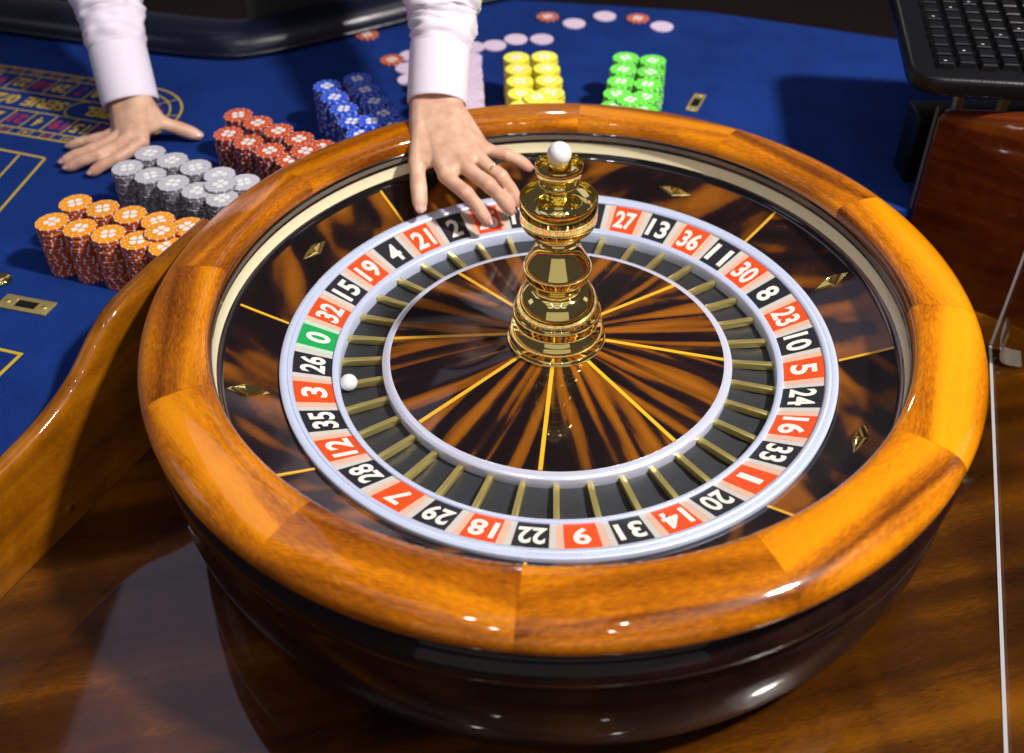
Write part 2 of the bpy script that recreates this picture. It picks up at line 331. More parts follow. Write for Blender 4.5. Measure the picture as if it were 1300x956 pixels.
# ------------------------------------------------------------------ roulette bowl (fixed part)
bowl = empty('roulette_bowl', (0, 0, ZT))
tag(bowl, 'big round polished wooden roulette bowl with segmented orange rim in the middle', 'roulette bowl')
def off(o): o.location.z -= ZT; return o
rimp = [(0.3388, 0.0530), (0.3385, 0.0595), (0.3400, 0.0650), (0.3435, 0.0681), (0.3490, 0.0694), (0.3600, 0.0696), (0.3740, 0.0690), (0.3870, 0.0674), (0.3960, 0.0642), (0.4020, 0.0592), (0.4048, 0.0530), (0.4043, 0.0472), (0.4012, 0.0432), (0.3960, 0.0415), (0.380, 0.0412), (0.350, 0.0412)]
V, F = lathe(rimp, 14, radians(-14.98), radians(14.98), caps=True)
rim_me = mesh('rim_segment', V, F, M['rim'], sharp=50)
for i in range(12):
    o = off(link('rim_segment', rim_me, bowl)); o.rotation_euler = (0, 0, radians(99+30*i))
off(link('shell', mesh('shell', *lathe([(0.380, 0.0410), (0.3915, 0.0405), (0.3900, 0.0270), (0.3935, 0.0230), (0.4010, 0.0180), (0.4035, 0.0110), (0.4025, 0.0030), (0.3965, -0.0030), (0.3950, -0.0100), (0.3985, -0.0170), (0.3995, -0.045), (0.397, -0.070), (0.391, -0.098), (0.381, -0.122), (0.372, -0.134), (0.370, -0.1415), (0.33, -0.1415)], 160), M['shell'], sharp=70), bowl))
for nm, pf, mt in [('track_lip', [(0.345, 0.0535), (0.3386, 0.0530), (0.3378, 0.0495)], 'lacquer'), ('track_band', [(0.3378, 0.0495), (0.3385, 0.0435)], 'grey'),
                   ('track_groove', [(0.3385, 0.0435), (0.3420, 0.041), (0.3412, 0.0375)], 'lacquer'), ('ball_track', [(0.3412, 0.0375), (0.3405, 0.031), (0.3380, 0.0255)], 'cream'),
                   ('track_edge', [(0.3380, 0.0255), (0.3372, 0.0225), (0.3352, 0.0185), (0.3330, 0.0172)], 'lacquer')]:
    off(link(nm, mesh(nm, *lathe(pf, 160), M[mt]), bowl))
slope = atan2(0.0172+0.0042, 0.333-0.2835)
V, F = lathe([(0.2835, -0.0042), (0.300, 0.0024), (0.317, 0.0096), (0.3332, 0.0172)], 12, radians(-22.4), radians(22.4))
bs_me = mesh('veneer_sector', V, F, M['ebony2'])
V, F = [], []
for i in range(8):
    o = off(link('veneer_sector', bs_me, bowl)); o.rotation_euler = (0, 0, radians(83.2+22.5+45*i))
def bar(r0_, z0_, r1_, z1_, w, h):
    V = []
    for r, z in ((r0_, z0_), (r1_, z1_)): V += [(r, -w/2, z), (r, w/2, z), (r, w/2, z+h), (r, -w/2, z+h)]
    return V, [(3, 2, 1, 0), (4, 5, 6, 7), (0, 1, 5, 4), (2, 3, 7, 6), (1, 2, 6, 5), (3, 0, 4, 7)]
il_me = mesh('inlay_line', *bar(0.2845, -0.0046, 0.3335, 0.0168, 0.0029, 0.0011), M['inlay'], smooth=False)
for i in range(8):
    o = off(link('inlay_line', il_me, bowl)); o.rotation_euler = (0, 0, radians(83.2+45*i))
def deflector(lx, ly, h):
    top = 0.006
    V = [(lx, 0, 0), (0, ly, 0), (-lx, 0, 0), (0, -ly, 0), (top, 0, h), (-top, 0, h)]
    return mesh('ball_deflector', V, [(0, 1, 4), (1, 2, 5, 4), (2, 3, 5), (3, 0, 4, 5), (3, 2, 1, 0)], M['gold'], smooth=False)
de = bevel_me(deflector(0.0235, 0.0085, 0.0085), 0.0006, 2)
for i in range(8):
    a = radians(60.5+45*i); o = link('ball_deflector', de, bowl); r = 0.312
    o.location = (r*cos(a), r*sin(a), 0.0068-ZT)
    tangential = i % 2 == 0
    tilt = Matrix.Rotation(-slope, 4, 'Y')
    o.rotation_mode = 'XYZ'
    rot = Matrix.Rotation(a, 4, 'Z') @ tilt @ Matrix.Rotation(radians(90) if tangential else 0, 4, 'Z')
    o.rotation_euler = rot.to_euler()

# ------------------------------------------------------------------ rotor
rotor = empty('roulette_rotor', (0, 0, -0.045))
tag(rotor, 'spinning numbered roulette wheel with brass turret, inside the wooden bowl', 'roulette wheel')
ZR = 0.045
def rot(o): o.location.z += ZR; return o
def part(nm, pf, mt, n=160, sharp=60): return rot(link(nm, mesh(nm, *lathe(pf, n), M[mt], sharp=sharp), rotor))
part('outer_ring', [(0.2815, -0.012), (0.2824, -0.0010), (0.2815, 0.0), (0.2765, -0.0002), (0.2755, -0.0013), (0.2745, -0.0013), (0.2738, -0.0004), (0.2705, -0.0014), (0.2697, -0.004)], 'silver')
part('number_bed', [(0.2699, -0.0045), (0.2310, -0.0180)], 'cell_pale')
part('middle_ring', [(0.2318, -0.0180), (0.2314, -0.0152), (0.2305, -0.0148), (0.2258, -0.0168), (0.2248, -0.0180), (0.2245, -0.032)], 'silver')
part('pocket_floor', [(0.2247, -0.0310), (0.205, -0.0320), (0.1800, -0.0280)], 'pocket')
part('cone_ring', [(0.1803, -0.029), (0.1807, -0.0172), (0.1800, -0.0162), (0.1730, -0.0138), (0.1720, -0.0142), (0.1715, -0.018)], 'chrome')
ORDER = [0, 32, 15, 19, 4, 21, 2, 25, 17, 34, 6, 27, 13, 36, 11, 30, 8, 23, 10, 5, 24, 16, 33, 1, 20, 14, 31, 9, 22, 18, 29, 7, 28, 12, 35, 3, 26]
step = 2*pi/37; A0 = radians(176)
def cellmesh(mt, k=0.352, dz=0.0):
    h = step*k; V = []; n = 4
    for i in range(n+1):
        a = -h+2*h*i/n
        for r, z in ((0.2316, -0.0170), (0.2692, -0.0039)): V.append((r*cos(a), r*sin(a), z+dz))
    V2 = V+[(x, y, z-0.002) for x, y, z in V]; k = 2*(n+1); F = []
    for i in range(n):
        F.append((2*i, 2*i+1, 2*i+3, 2*i+2))
    b = [2*i+1 for i in range(n+1)]+[2*i for i in reversed(range(n+1))]
    for i in range(len(b)): F.append((b[i], b[i]+k, b[(i+1) % len(b)]+k, b[(i+1) % len(b)]))
    return mesh('cell', V2, F, M[mt], smooth=False)
cells = {c: cellmesh('cell_'+c) for c in ('red', 'black', 'green')}; borders = {c: cellmesh('border_'+c, 0.496, -0.0005) for c in ('red', 'black', 'green')}
def text_mesh(txt, material, bold=0.02, shear=0.0, space=1.0, depth=0.0):
    cu = bpy.data.curves.new('t', 'FONT'); cu.body = txt; cu.size = 1; cu.align_x = 'CENTER'; cu.align_y = 'CENTER'
    cu.offset = bold; cu.resolution_u = 4; cu.shear = shear; cu.space_character = space; cu.extrude = depth
    o = bpy.data.objects.new('t', cu); COL.objects.link(o)
    dg = bpy.context.evaluated_depsgraph_get(); me = bpy.data.meshes.new_from_object(o.evaluated_get(dg))
    bpy.data.objects.remove(o); bpy.data.curves.remove(cu)
    xs = [v.co.x for v in me.vertices]; ys = [v.co.y for v in me.vertices]
    x0, x1, y0, y1 = min(xs), max(xs), min(ys), max(ys)
    for v in me.vertices: v.co.x -= (x0+x1)/2; v.co.y -= (y0+y1)/2
    me.materials.clear(); me.materials.append(material); me.name = 'numeral'
    return me, x1-x0, y1-y0
REDS = {32, 19, 21, 25, 34, 27, 36, 30, 23, 5, 16, 1, 14, 9, 18, 7, 12, 3}
csl = atan2(0.0131, 0.0376)
for i, num in enumerate(ORDER):
    c = 'green' if num == 0 else ('red' if num in REDS else 'black')
    ce = rot(link('number_cell', cells[c], rotor)); ce.rotation_euler = (0, 0, A0-i*step)
    link('cell_border', borders[c], ce)
    me, tw, th = text_mesh(str(num), M['numeral'], 0.03)
    H = 0.0262; W = 0.0245 if num > 9 else (0.0070 if num == 1 else 0.0150)
    for v in me.vertices: v.co.x *= W/tw; v.co.y *= H/th
    nu = link('numeral', me, ce)
    # text +y points outward along the cell, lifted a hair above it
    mm = Matrix.Rotation(-csl, 4, 'Y') @ Matrix.Rotation(radians(-90), 4, 'Z')
    nu.rotation_euler = mm.to_euler(); nu.location = (0.2504, 0, -0.0101)
fr_me = mesh('fret', *bar(0.1806, -0.0290, 0.2246, -0.0305, 0.0058, 0.0075), M['fretgold'], smooth=False); bevel_me(fr_me, 0.0007, 2)
for i in range(37):
    o = rot(link('fret', fr_me, rotor)); o.rotation_euler = (0, 0, A0-(i+0.5)*step)
V, F = lathe([(0.020, 0.0058), (0.0486, 0.0026), (0.09, -0.0028), (0.13, -0.0082), (0.1722, -0.0141)], 14, radians(-22.45), radians(22.45))
cs_me = mesh('veneer_sector', V, F, M['ebony'])
for i in range(8):
    o = rot(link('veneer_sector', cs_me, rotor)); o.rotation_euler = (0, 0, radians(83.5+22.5+45*i))
ci_me = mesh('inlay_line', *bar(0.045, 0.0020, 0.1717, -0.0144, 0.0040, 0.0011), M['inlay'], smooth=False)
for i in range(8):
    o = rot(link('inlay_line', ci_me, rotor)); o.rotation_euler = (0, 0, radians(83.5+45*i))
tur = rot(link('turret', mesh('turret', *lathe(
    [(0.0, 0.004), (0.0500, 0.0022), (0.0508, 0.0045), (0.0500, 0.0070), (0.0480, 0.0085), (0.0488, 0.0105), (0.0492, 0.0140), (0.0480, 0.0190), (0.0452, 0.0235), (0.0425, 0.0265), (0.0415, 0.0290), (0.0418, 0.0325), (0.0430, 0.0335),
     (0.0443, 0.0360), (0.0445, 0.0395), (0.0436, 0.0420), (0.0424, 0.0430), (0.0420, 0.0480), (0.0400, 0.0550), (0.0365, 0.0620), (0.0320, 0.0675), (0.0285, 0.0700), (0.0268, 0.0705), (0.0262, 0.0730), (0.0270, 0.0750),
     (0.0300, 0.0800), (0.0325, 0.0870), (0.0336, 0.0915), (0.0333, 0.0945), (0.0310, 0.0990), (0.0268, 0.1060), (0.0232, 0.1130), (0.0210, 0.1190), (0.0204, 0.1225), (0.0216, 0.1235), (0.0218, 0.1260), (0.0206, 0.1275), (0.0198, 0.1300), (0.0206, 0.1325),
     (0.0240, 0.1350), (0.0300, 0.1382), (0.0345, 0.1422), (0.0362, 0.1470), (0.0367, 0.1520), (0.0367, 0.1700), (0.0362, 0.1716), (0.0352, 0.1716), (0.0346, 0.1700), (0.0340, 0.1640), (0.0290, 0.1605), (0.0210, 0.1600), (0.0165, 0.1620),
     (0.0128, 0.1680), (0.0124, 0.1740), (0.0140, 0.1780), (0.0142, 0.1800), (0.0180, 0.1835), (0.0190, 0.1860), (0.0186, 0.1890), (0.0176, 0.1900), (0.0196, 0.1930), (0.0216, 0.1990), (0.0219, 0.2050), (0.0212, 0.2066),
     (0.0202, 0.2050), (0.0185, 0.1960), (0.0112, 0.1930), (0.0108, 0.2000), (0.0108, 0.2068), (0.0090, 0.2080), (0.0, 0.2080)], 96), M['gold'], sharp=38), rotor))
fb = rot(link('finial_ball', mesh('finial_ball', *lathe([(0.0111*sin(pi*k/20), -0.0111*cos(pi*k/20)) for k in range(21)], 32), M['ivory']), rotor)); fb.location.z += 0.2158
ball = link('roulette_ball', mesh('roulette_ball', *lathe([(0.0088*sin(pi*k/20), -0.0088*cos(pi*k/20)) for k in range(21)], 32), M['ivory']))
ball.location = (-0.2118, -0.0398, -0.0222)
tag(ball, 'small white ball resting in the pocket beside number 3', 'ball')

# ------------------------------------------------------------------ chips
CH = 0.0033; CR = 0.0193
COLS = {'orange': (0.88, 0.33, 0.006), 'silver': (0.50, 0.51, 0.56), 'red': (0.56, 0.075, 0.010), 'blue': (0.006, 0.075, 0.66), 'yellow': (0.88, 0.82, 0.004), 'green': (0.09, 0.78, 0.008), 'lilac': (0.72, 0.58, 0.74)}
EDGE = {'orange': (0.40, 0.060, 0.006), 'silver': (0.20, 0.18, 0.22), 'red': (0.22, 0.022, 0.012), 'blue': (0.010, 0.05, 0.42), 'yellow': (0.74, 0.64, 0.010), 'green': (0.05, 0.5, 0.012), 'lilac': (0.70, 0.56, 0.72)}  # darker than the tops: shade on the stack sides put into the colour
SPOT = {'orange': (0.58, 0.48, 0.60), 'silver': (0.50, 0.49, 0.53), 'red': (0.56, 0.46, 0.52), 'blue': (0.50, 0.54, 0.75), 'yellow': (0.82, 0.74, 0.03), 'green': (0.62, 0.80, 0.5), 'lilac': (0.74, 0.60, 0.76)}
PRINT = (0.85, 0.83, 0.80)
CM = {}
def chipmat(name, c, rough):
    m = mat(name, c, rough); oi = N(m, 'ShaderNodeObjectInfo'); h = N(m, 'ShaderNodeHueSaturation'); h.inputs['Color'].default_value = (*c, 1)
    n = noise_tex(m, objco(m, 0), (160, 160, 160), 1, 4, 0.65)
    L(m, math_(m, 'ADD', math_(m, 'ADD', math_(m, 'MULTIPLY', oi.outputs['Random'], 0.16), math_(m, 'MULTIPLY', n, 0.30)), 0.77), h.inputs['Value'])
    L(m, h.outputs[0], m.node_tree.nodes['Principled BSDF'].inputs['Base Color']); return m
for c in COLS:
    CM[c] = [chipmat('chip_'+c, COLS[c], 0.42), chipmat('chip_edge_'+c, EDGE[c], 0.36), mat('chip_spot_'+c, SPOT[c], 0.42), mat('chip_print_'+c, PRINT if c != 'lilac' else (0.76, 0.64, 0.78), 0.45)]
def chip_geo(printed, n=60, spots=5, plain=False):
    R = CR; h = CH-0.0001
    prof = [(R*0.90, 0.0), (R*0.965, 0.0), (R, 0.0005), (R, h-0.0005), (R*0.965, h), (R*0.90, h)]
    V, F, I = [], [], []; m = len(prof)
    for i in range(n):
        a = 2*pi*i/n
        for r, z in prof: V.append((r*cos(a), r*sin(a), z))
    for i in range(n):
        j = (i+1) % n; sp = (i % spots == 0) and not plain
        for k in range(m-1):
            F.append((i*m+k, j*m+k, j*m+k+1, i*m+k+1)); I.append((3 if k == 4 else 2) if sp else (0 if k in (0, 4) else 1))
    F.append(tuple(i*m+m-1 for i in range(n))); I.append(0)
    F.append(tuple(i*m for i in reversed(range(n)))); I.append(0)
    if printed:
        zt = h+0.00012
        def disc(cx, cy, rx, ry, rotn, k=8, heart=False):
            b = len(V)
            for q in range(k):
                t = 2*pi*q/k; x, y = rx*cos(t), ry*sin(t)
                V.append((cx+x*cos(rotn)-y*sin(rotn), cy+x*sin(rotn)+y*cos(rotn), zt))
            F.append(tuple(range(b, b+k))); I.append(3)
        for q in range(4):      # four heart-shaped leaves
            t = pi/4+q*pi/2; ux, uy = cos(t), sin(t); b = len(V)
            hp = [(0.07, 0.0), (0.22, 0.17), (0.36, 0.22), (0.46, 0.17), (0.49, 0.09), (0.45, 0.0), (0.49, -0.09), (0.46, -0.17), (0.36, -0.22), (0.22, -0.17)]
            for x, y in hp: V.append((R*(x*ux-y*uy)*1.0, R*(x*uy+y*ux)*1.0, zt))
            F.append(tuple(range(b, b+len(hp)))); I.append(3)
        for q in range(12):
            t = 2*pi*(q+0.9)/12; disc(R*0.73*cos(t), R*0.73*sin(t), R*0.042, R*0.042, 0, 6)
    return V, F, I
G_top = chip_geo(True); G_side = chip_geo(False); G_plain = chip_geo(False, plain=True)
CMESH = {}
def chip_mesh(c, printed):
    k = (c, printed)
    if k not in CMESH:
        g = G_plain if c == 'lilac' else (G_top if printed else G_side)
        CMESH[k] = mesh('chip_'+c, g[0], g[1], CM[c], g[2], smooth=False)
    return CMESH[k]
G_low = chip_geo(False, 30, 5)
ORD = 'first second third fourth fifth sixth seventh eighth ninth tenth eleventh twelfth thirteenth fourteenth fifteenth sixteenth seventeenth eighteenth nineteenth twentieth'.split()
# A: far row, B: near row; (origin of each row, step), chips shown singly in A and in B, description of where a row starts
SETS = {
 'orange': ((-0.5625, 0.2210), (-0.5759, 0.1812), (0.0364, -0.0131), [6, 5, 5, 4, 3], [20, 20, 20, 18, 8], 'far row', 'near row', 'left'),
 'silver': ((-0.5055, 0.3370), (-0.5240, 0.3010), (0.0337, -0.0183), [5, 4, 4, 3, 2], [17, 17, 17, 14, 4], 'far row', 'near row', 'left'),
 'red':    ((-0.4140, 0.4370), (-0.4160, 0.3850), (0.0310, -0.0225), [5, 3, 3, 2, 2], [15, 12, 9, 2, 1], 'far row', 'near row', 'left'),
 'blue':   ((-0.3064, 0.5198), (-0.2670, 0.5410), (0.0160, -0.0347), [5, 4, 3, 3, 1], [2, 2, 2, 2, 1], 'left row', 'right row', 'far end'),
 'yellow': ((-0.0405, 0.6045), (0.0000, 0.6055), (0.0022, -0.0383), [2, 2, 2, 2, 1], [2, 2, 2, 2, 1], 'left row', 'right row', 'far end'),
 'green':  ((0.1187, 0.5990), (0.1562, 0.5890), (-0.0070, -0.0380), [2, 2, 2, 2, 1], [2, 2, 2, 2, 1], 'left row', 'right row', 'far end'),
 'lilac':  ((-0.1500, 0.6050), (-0.1110, 0.6020), (0.0022, -0.0380), [1, 1, 1, 1, 1], [1, 1, 1, 1, 1], 'left row', 'right row', 'far end'),
}
total = 0
for c, (a0_, b0_, st, na, nb, ra, rb, how) in SETS.items():
    SV, SF, SI = [], [], []
    for row, (o0, cnt, rn) in enumerate(((a0_, na, ra), (b0_, nb, rb))):
        for i in range(5):
            x = o0[0]+st[0]*i; y = o0[1]+st[1]*i
            for k in range(20):
                z = ZF+0.0004+k*CH; jx = random.uniform(-0.0006, 0.0006); jy = random.uniform(-0.0006, 0.0006); rz = random.uniform(0, 2*pi)
                if k >= 20-cnt[i]:
                    o = link('casino_chip', chip_mesh(c, k == 19)); o.location = (x+jx, y+jy, z); o.rotation_euler = (0, 0, rz); total += 1
                    where = '%s stack from the %s, %s' % (ORD[i], how, rn)
                    if k == 19: tag(o, 'top %s chip, %s' % (c, where), 'chip', '%s chips by the wheel' % c)
                    else: tag(o, '%s %s chip from the top, %s' % (ORD[19-k], c, where), 'chip', '%s chips by the wheel' % c)
                else:
                    b = len(SV); ca, sa = cos(rz), sin(rz)
                    for vx, vy, vz in G_low[0]: SV.append((x+jx+vx*ca-vy*sa, y+jy+vx*sa+vy*ca, z+vz))
                    for f, ii in zip(G_low[1], G_low[2]): SF.append(tuple(b+q for q in f)); SI.append(0 if c == 'lilac' else ii)
    if SV:
        o = link('casino_chip_stacks', mesh('casino_chip_stacks', SV, SF, CM[c], SI, smooth=False))
        tag(o, 'the %s chips lower down in the stacks behind the wheel rim' % c, 'chips', kind='stuff')
    if c != 'lilac':
        x = (a0_[0]+b0_[0])/2+st[0]*3.5; y = (a0_[1]+b0_[1])/2+st[1]*3.5
        o = link('casino_chip', chip_mesh(c, True)); o.location = (x, y, ZF+0.0006+20*CH); o.rotation_euler = (0, 0, random.uniform(0, 6)); total += 1
        tag(o, 'single %s chip lying across four stacks, nearest the wheel rim' % c, 'chip', '%s chips by the wheel' % c)
flat = [('lilac', 0.056, 0.874, 'pale lilac chip lying on felt between the two far red chips, nearer one'), ('lilac', 0.110, 0.903, 'pale lilac chip lying on felt between the two far red chips, farther one'),
        ('lilac', 0.203, 0.857, 'pale lilac chip lying on felt just right of the rightmost red chip'), ('lilac', 0.000, 0.812, 'pale lilac chip on felt behind the right row of yellow chips'),
        ('lilac', -0.043, 0.813, 'pale lilac chip on felt behind the left row of yellow chips'), ('lilac', -0.078, 0.790, 'pale lilac chip on felt left of the yellow stacks, third of a row of three'),
        ('lilac', -0.113, 0.785, 'pale lilac chip on felt peeping out right of the sleeve, farther one'), ('lilac', -0.116, 0.744, 'pale lilac chip on felt peeping out right of the sleeve, nearer one'),
        ('lilac', -0.212, 0.755, 'pale lilac chip on felt left of the sleeve, farthest of three'), ('lilac', -0.214, 0.709, 'pale lilac chip on felt left of the sleeve, middle of three'),
        ('lilac', -0.207, 0.668, 'pale lilac chip on felt left of the sleeve, nearest of three'),
        ('red', -0.292, 0.837, 'red chip lying alone on felt beside the dark rail'), ('red', -0.241, 0.739, 'red chip lying alone on felt left of the lilac chips and sleeve'),
        ('red', 0.012, 0.903, 'red chip lying on felt, left one of the two at the far edge'), ('red', 0.166, 0.891, 'red chip lying on felt, right one of the two at the far edge')]
for c, x, y, lab in flat:
    o = link('casino_chip', chip_mesh(c, True)); o.location = (x, y, ZF+0.0004); o.rotation_euler = (0, 0, random.uniform(0, 6)); total += 1
    tag(o, lab, 'chip', 'loose chips lying on the felt')
print('single chips', total)

# ------------------------------------------------------------------ printed felt layout
lay = empty('betting_track', (-0.8, 0.6, ZF)); tag(lay, 'yellow printed oval number track with red and yellow numbers on the blue felt', 'betting layout')
E1 = Vector((0.952, -0.306, 0)); E2 = Vector((-0.306, -0.952, 0)); ZP = 0.0006
def uv(u, v): p = E1*u+E2*v; return Vector((p.x+0.8, p.y-0.6, ZP))
def strip(nm, P, wd, parent, mt='gold_print', closed=False, z=0.0):
    V = []; F = []; n = len(P)
    for i, p in enumerate(P):
        t = (P[(i+1) % n if closed else min(i+1, n-1)]-P[i-1 if closed else max(i-1, 0)]).normalized(); q = Vector((-t.y, t.x, 0))*wd/2
        V += [p+q+Vector((0, 0, z)), p-q+Vector((0, 0, z))]
    for i in range(n if closed else n-1): j = (i+1) % n; F.append((2*i, 2*i+1, 2*j+1, 2*j))
    return link(nm, mesh(nm, V, F, M[mt], smooth=False), parent)
vc = -0.3464; uc = -0.775
for R_, wd in ((0.0924, 0.0032), (0.0755, 0.0026)):
    P = [uv(-1.6, vc-R_)]+[uv(uc+R_*cos(t), vc+R_*sin(t)) for t in [(-90+7.5*k)*pi/180 for k in range(25)]]+[uv(-1.6, vc+R_)]
    strip('line', P, wd, lay)
for v in (-0.3714, -0.3192): strip('line', [uv(-1.6, v), uv(-0.745, v)], 0.0024, lay)
strip('line', [uv(-0.836-0.0255*cos(t), (-0.3453)+0.0255*sin(t)) for t in [(-90+15*k)*pi/180 for k in range(13)]], 0.0026, lay)
for k in range(16):
    u = -0.786-0.036*k
    strip('line', [uv(u, -0.3192), uv(u, -0.2700)], 0.0022, lay); strip('line', [uv(u, -0.3714), uv(u, -0.4228)], 0.0022, lay)
    for v0_, v1_ in ((-0.2700, -0.2540), (-0.4228, -0.4388)):
        strip('line', [uv(u-0.006, v0_), uv(u-0.006, v1_)], 0.0018, lay, z=0.0001); strip('line', [uv(u-0.024, v0_), uv(u-0.024, v1_)], 0.0018, lay, z=0.0001)
for t in (-50, -15, 20, 55):
    a = radians(t); strip('line', [uv(uc+0.05*cos(a), vc+0.05*sin(a)), uv(uc+0.0924*cos(a), vc+0.0924*sin(a))], 0.0020, lay, z=0.0001)
def put(txt, u, v, W, H, mt, ang=0.0):
    me, tw, th = text_mesh(txt, M[mt], 0.03)
    for q in me.vertices: q.co.x *= W/tw; q.co.y *= H/th
    me.name = 'lettering'; o = link('lettering', me, lay); p = uv(u, v); o.location = (p.x, p.y, ZP); o.rotation_euler = (0, 0, atan2(-E1.y, -E1.x)+ang)
near = [15, 19, 4, 21, 2, 25, 17, 34, 6, 27]; far = [12, 28, 7, 29, 18, 22, 9, 31, 14, 20]
for k, n_ in enumerate(near): put(str(n_), -0.804-0.036*k, -0.2945, 0.024 if n_ > 9 else 0.011, 0.026, 'red_print' if n_ in REDS else 'gold_print')
for k, n_ in enumerate(far): put(str(n_), -0.804-0.036*k, -0.397, 0.024 if n_ > 9 else 0.011, 0.026, 'red_print' if n_ in REDS else 'gold_print')
for k in range(10):
    put(str(near[k]), -0.801-0.036*k, -0.2620, 0.009, 0.0085, 'gold_print' if k % 2 == 0 else 'red_print'); put(str(far[k]), -0.801-0.036*k, -0.4308, 0.009, 0.0085, 'gold_print' if k % 2 else 'red_print')
put('3', uc+0.058*cos(radians(-35)), vc+0.058*sin(radians(-35)), 0.012, 0.024, 'red_print', radians(50)); put('32', -0.767, -0.2945, 0.024, 0.026, 'red_print')
put('SPIEL', -0.802, -0.3443, 0.058, 0.027, 'gold_print'); put('SERIE', -0.903, -0.3453, 0.074, 0.027, 'gold_print'); put('0/2/3', -0.985, -0.3453, 0.066, 0.027, 'gold_print')
# the corner of the printed number grid
grid = empty('betting_grid', (-0.75, 0.40, ZF)); tag(grid, 'corner of a yellow ruled betting box printed on the felt left of the chips', 'betting layout')
def g_(x, y): return Vector((x+0.75, y-0.40, ZP))
dirx = Vector((-0.0716, 0.0256, 0)).normalized(); diry = Vector((-0.012, -0.1285, 0)).normalized()
c0 = Vector((-0.6979, 0.4428, 0))
def gl(a, b, wd): strip('line', [g_(a.x, a.y), g_(b.x, b.y)], wd, grid)
gl(c0, c0+dirx*0.6, 0.0040); gl(c0-dirx*0.002, c0-dirx*0.002+diry*0.42, 0.0040)
c1 = c0+dirx*0.040+diry*0.004; gl(c1, c1+diry*0.40, 0.0034)
for k in range(1, 5): gl(c1+diry*0.085*k, c1+diry*0.085*k+dirx*0.5, 0.0034)

# framed plaque, brass plates, knob, ring on the felt
pq = empty('bordered_plaque', (-0.62, 0.0, ZF)); tag(pq, 'dark blue plaque with bright yellow border lying on the felt at left', 'plaque')
pc = Vector((-0.5706, 0.0221, 0)); pdx = Vector((-0.0301, 0.0096, 0)).normalized(); pdy = Vector((-pdx.y, pdx.x, 0)); pdy = pdy if pdy.y < 0 else -pdy
def slab(nm, o, a, b, la, lb, z0, z1, mt, par, base):
    q = [o, o+a*la, o+a*la+b*lb, o+b*lb]; V, F = prism([(v.x-base[0], v.y-base[1]) for v in q], z0, z1)
    if (q[1]-q[0]).cross(q[2]-q[1]).z < 0: F = [tuple(reversed(f)) for f in F]
    return link(nm, mesh(nm, V, F, M[mt], smooth=False), par)
slab('backing', pc, pdx, pdy, 0.20, 0.12, 0.0004, 0.0022, 'felt', pq, (-0.62, 0.0))
for o_, a_, b_, la, lb in ((pc, pdx, pdy, 0.20, 0.004), (pc+pdy*0.004, pdx, pdy, 0.004, 0.112), (pc+pdy*0.116, pdx, pdy, 0.20, 0.004)):
    slab('border', o_, a_, b_, la, lb, 0.0022, 0.0030, 'gold_print', pq, (-0.62, 0.0))
def strike_plate(loc, ang, lab, sx=0.066, sy=0.024):
    r = empty('brass_plate', loc); r.rotation_euler = (0, 0, ang); tag(r, lab, 'brass plate')
    bm = bmesh.new(); outer = [(-sx/2, -sy/2), (sx/2, -sy/2), (sx/2, sy/2), (-sx/2, sy/2)]; inner = [(-0.014, -0.006), (0.014, -0.006), (0.014, 0.006), (-0.014, 0.006)]
    V = [(x, y, z) for z in (0, 0.0022) for x, y in outer+inner]; F = []
    for i in range(4):
        j = (i+1) % 4
        F += [(8+i, 8+j, 12+j, 12+i), (i, 4+i, 4+j, j), (i, j, 8+j, 8+i), (4+j, 4+i, 12+i, 12+j)]
    link('plate', bevel_me(mesh('plate', V, F, M['brass']), 0.0004, 1), r)
    link('recess', mesh('recess', *box(0, 0, 0.0004, 0.0275, 0.0115, 0.0006), M['lacquer'], smooth=False), r)
    for x in (-0.024, 0.024):
        s = link('screw', mesh('screw', *lathe([(0, 0.0012), (0.0028, 0.0010), (0.0036, 0)], 16), M['brass']), r); s.location = (x, 0, 0.0022)
        sl = link('slot', mesh('slot', *box(0, 0, 0.0013, 0.005, 0.0007, 0.0004), M['lacquer'], smooth=False), s); sl.rotation_euler = (0, 0, 0.6)
strike_plate((-0.6000, 0.1090, ZF+0.0003), radians(-16), 'brass plate with a square slot on the felt, left of the orange chips')
strike_plate((0.2240, 0.5830, ZF+0.0003), radians(68), 'brass plate half hidden behind the wheel rim, right of the green chips', 0.055, 0.018)
kn = link('brass_disc', mesh('brass_disc', *lathe([(0, 0.007), (0.006, 0.0068), (0.010, 0.0055), (0.0125, 0.003), (0.013, 0.0004), (0.0, 0.0002)], 28), M['gold'])); kn.location = (-0.6475, 0.1570, ZF)
tag(kn, 'round shiny brass disc on the felt at the left edge', 'brass disc')
rg = empty('cord_loop', (-0.578, -0.078, ZF)); tag(rg, 'small metal ring with a dark cord on the felt at the left edge', 'ring')
V = []; F = []
for i in range(24):
    for k in range(8):
        a = 2*pi*i/24; b = 2*pi*k/8; V.append(((0.006+0.0011*cos(b))*cos(a), (0.006+0.0011*cos(b))*sin(a), 0.0014+0.0011*sin(b)))
for i in range(24):
    for k in range(8): F.append((i*8+k, ((i+1) % 24)*8+k, ((i+1) % 24)*8+(k+1) % 8, i*8+(k+1) % 8))
link('ring', mesh('ring', V, F, M['chrome']), rg)
strip('cord', [Vector(p) for p in smoothpath([(0.005, -0.004, 0.0012), (0.013, -0.010, 0.0012), (0.016, -0.030, 0.0012), (0.034, -0.045, 0.0012)], 6)], 0.0016, rg, 'lacquer')

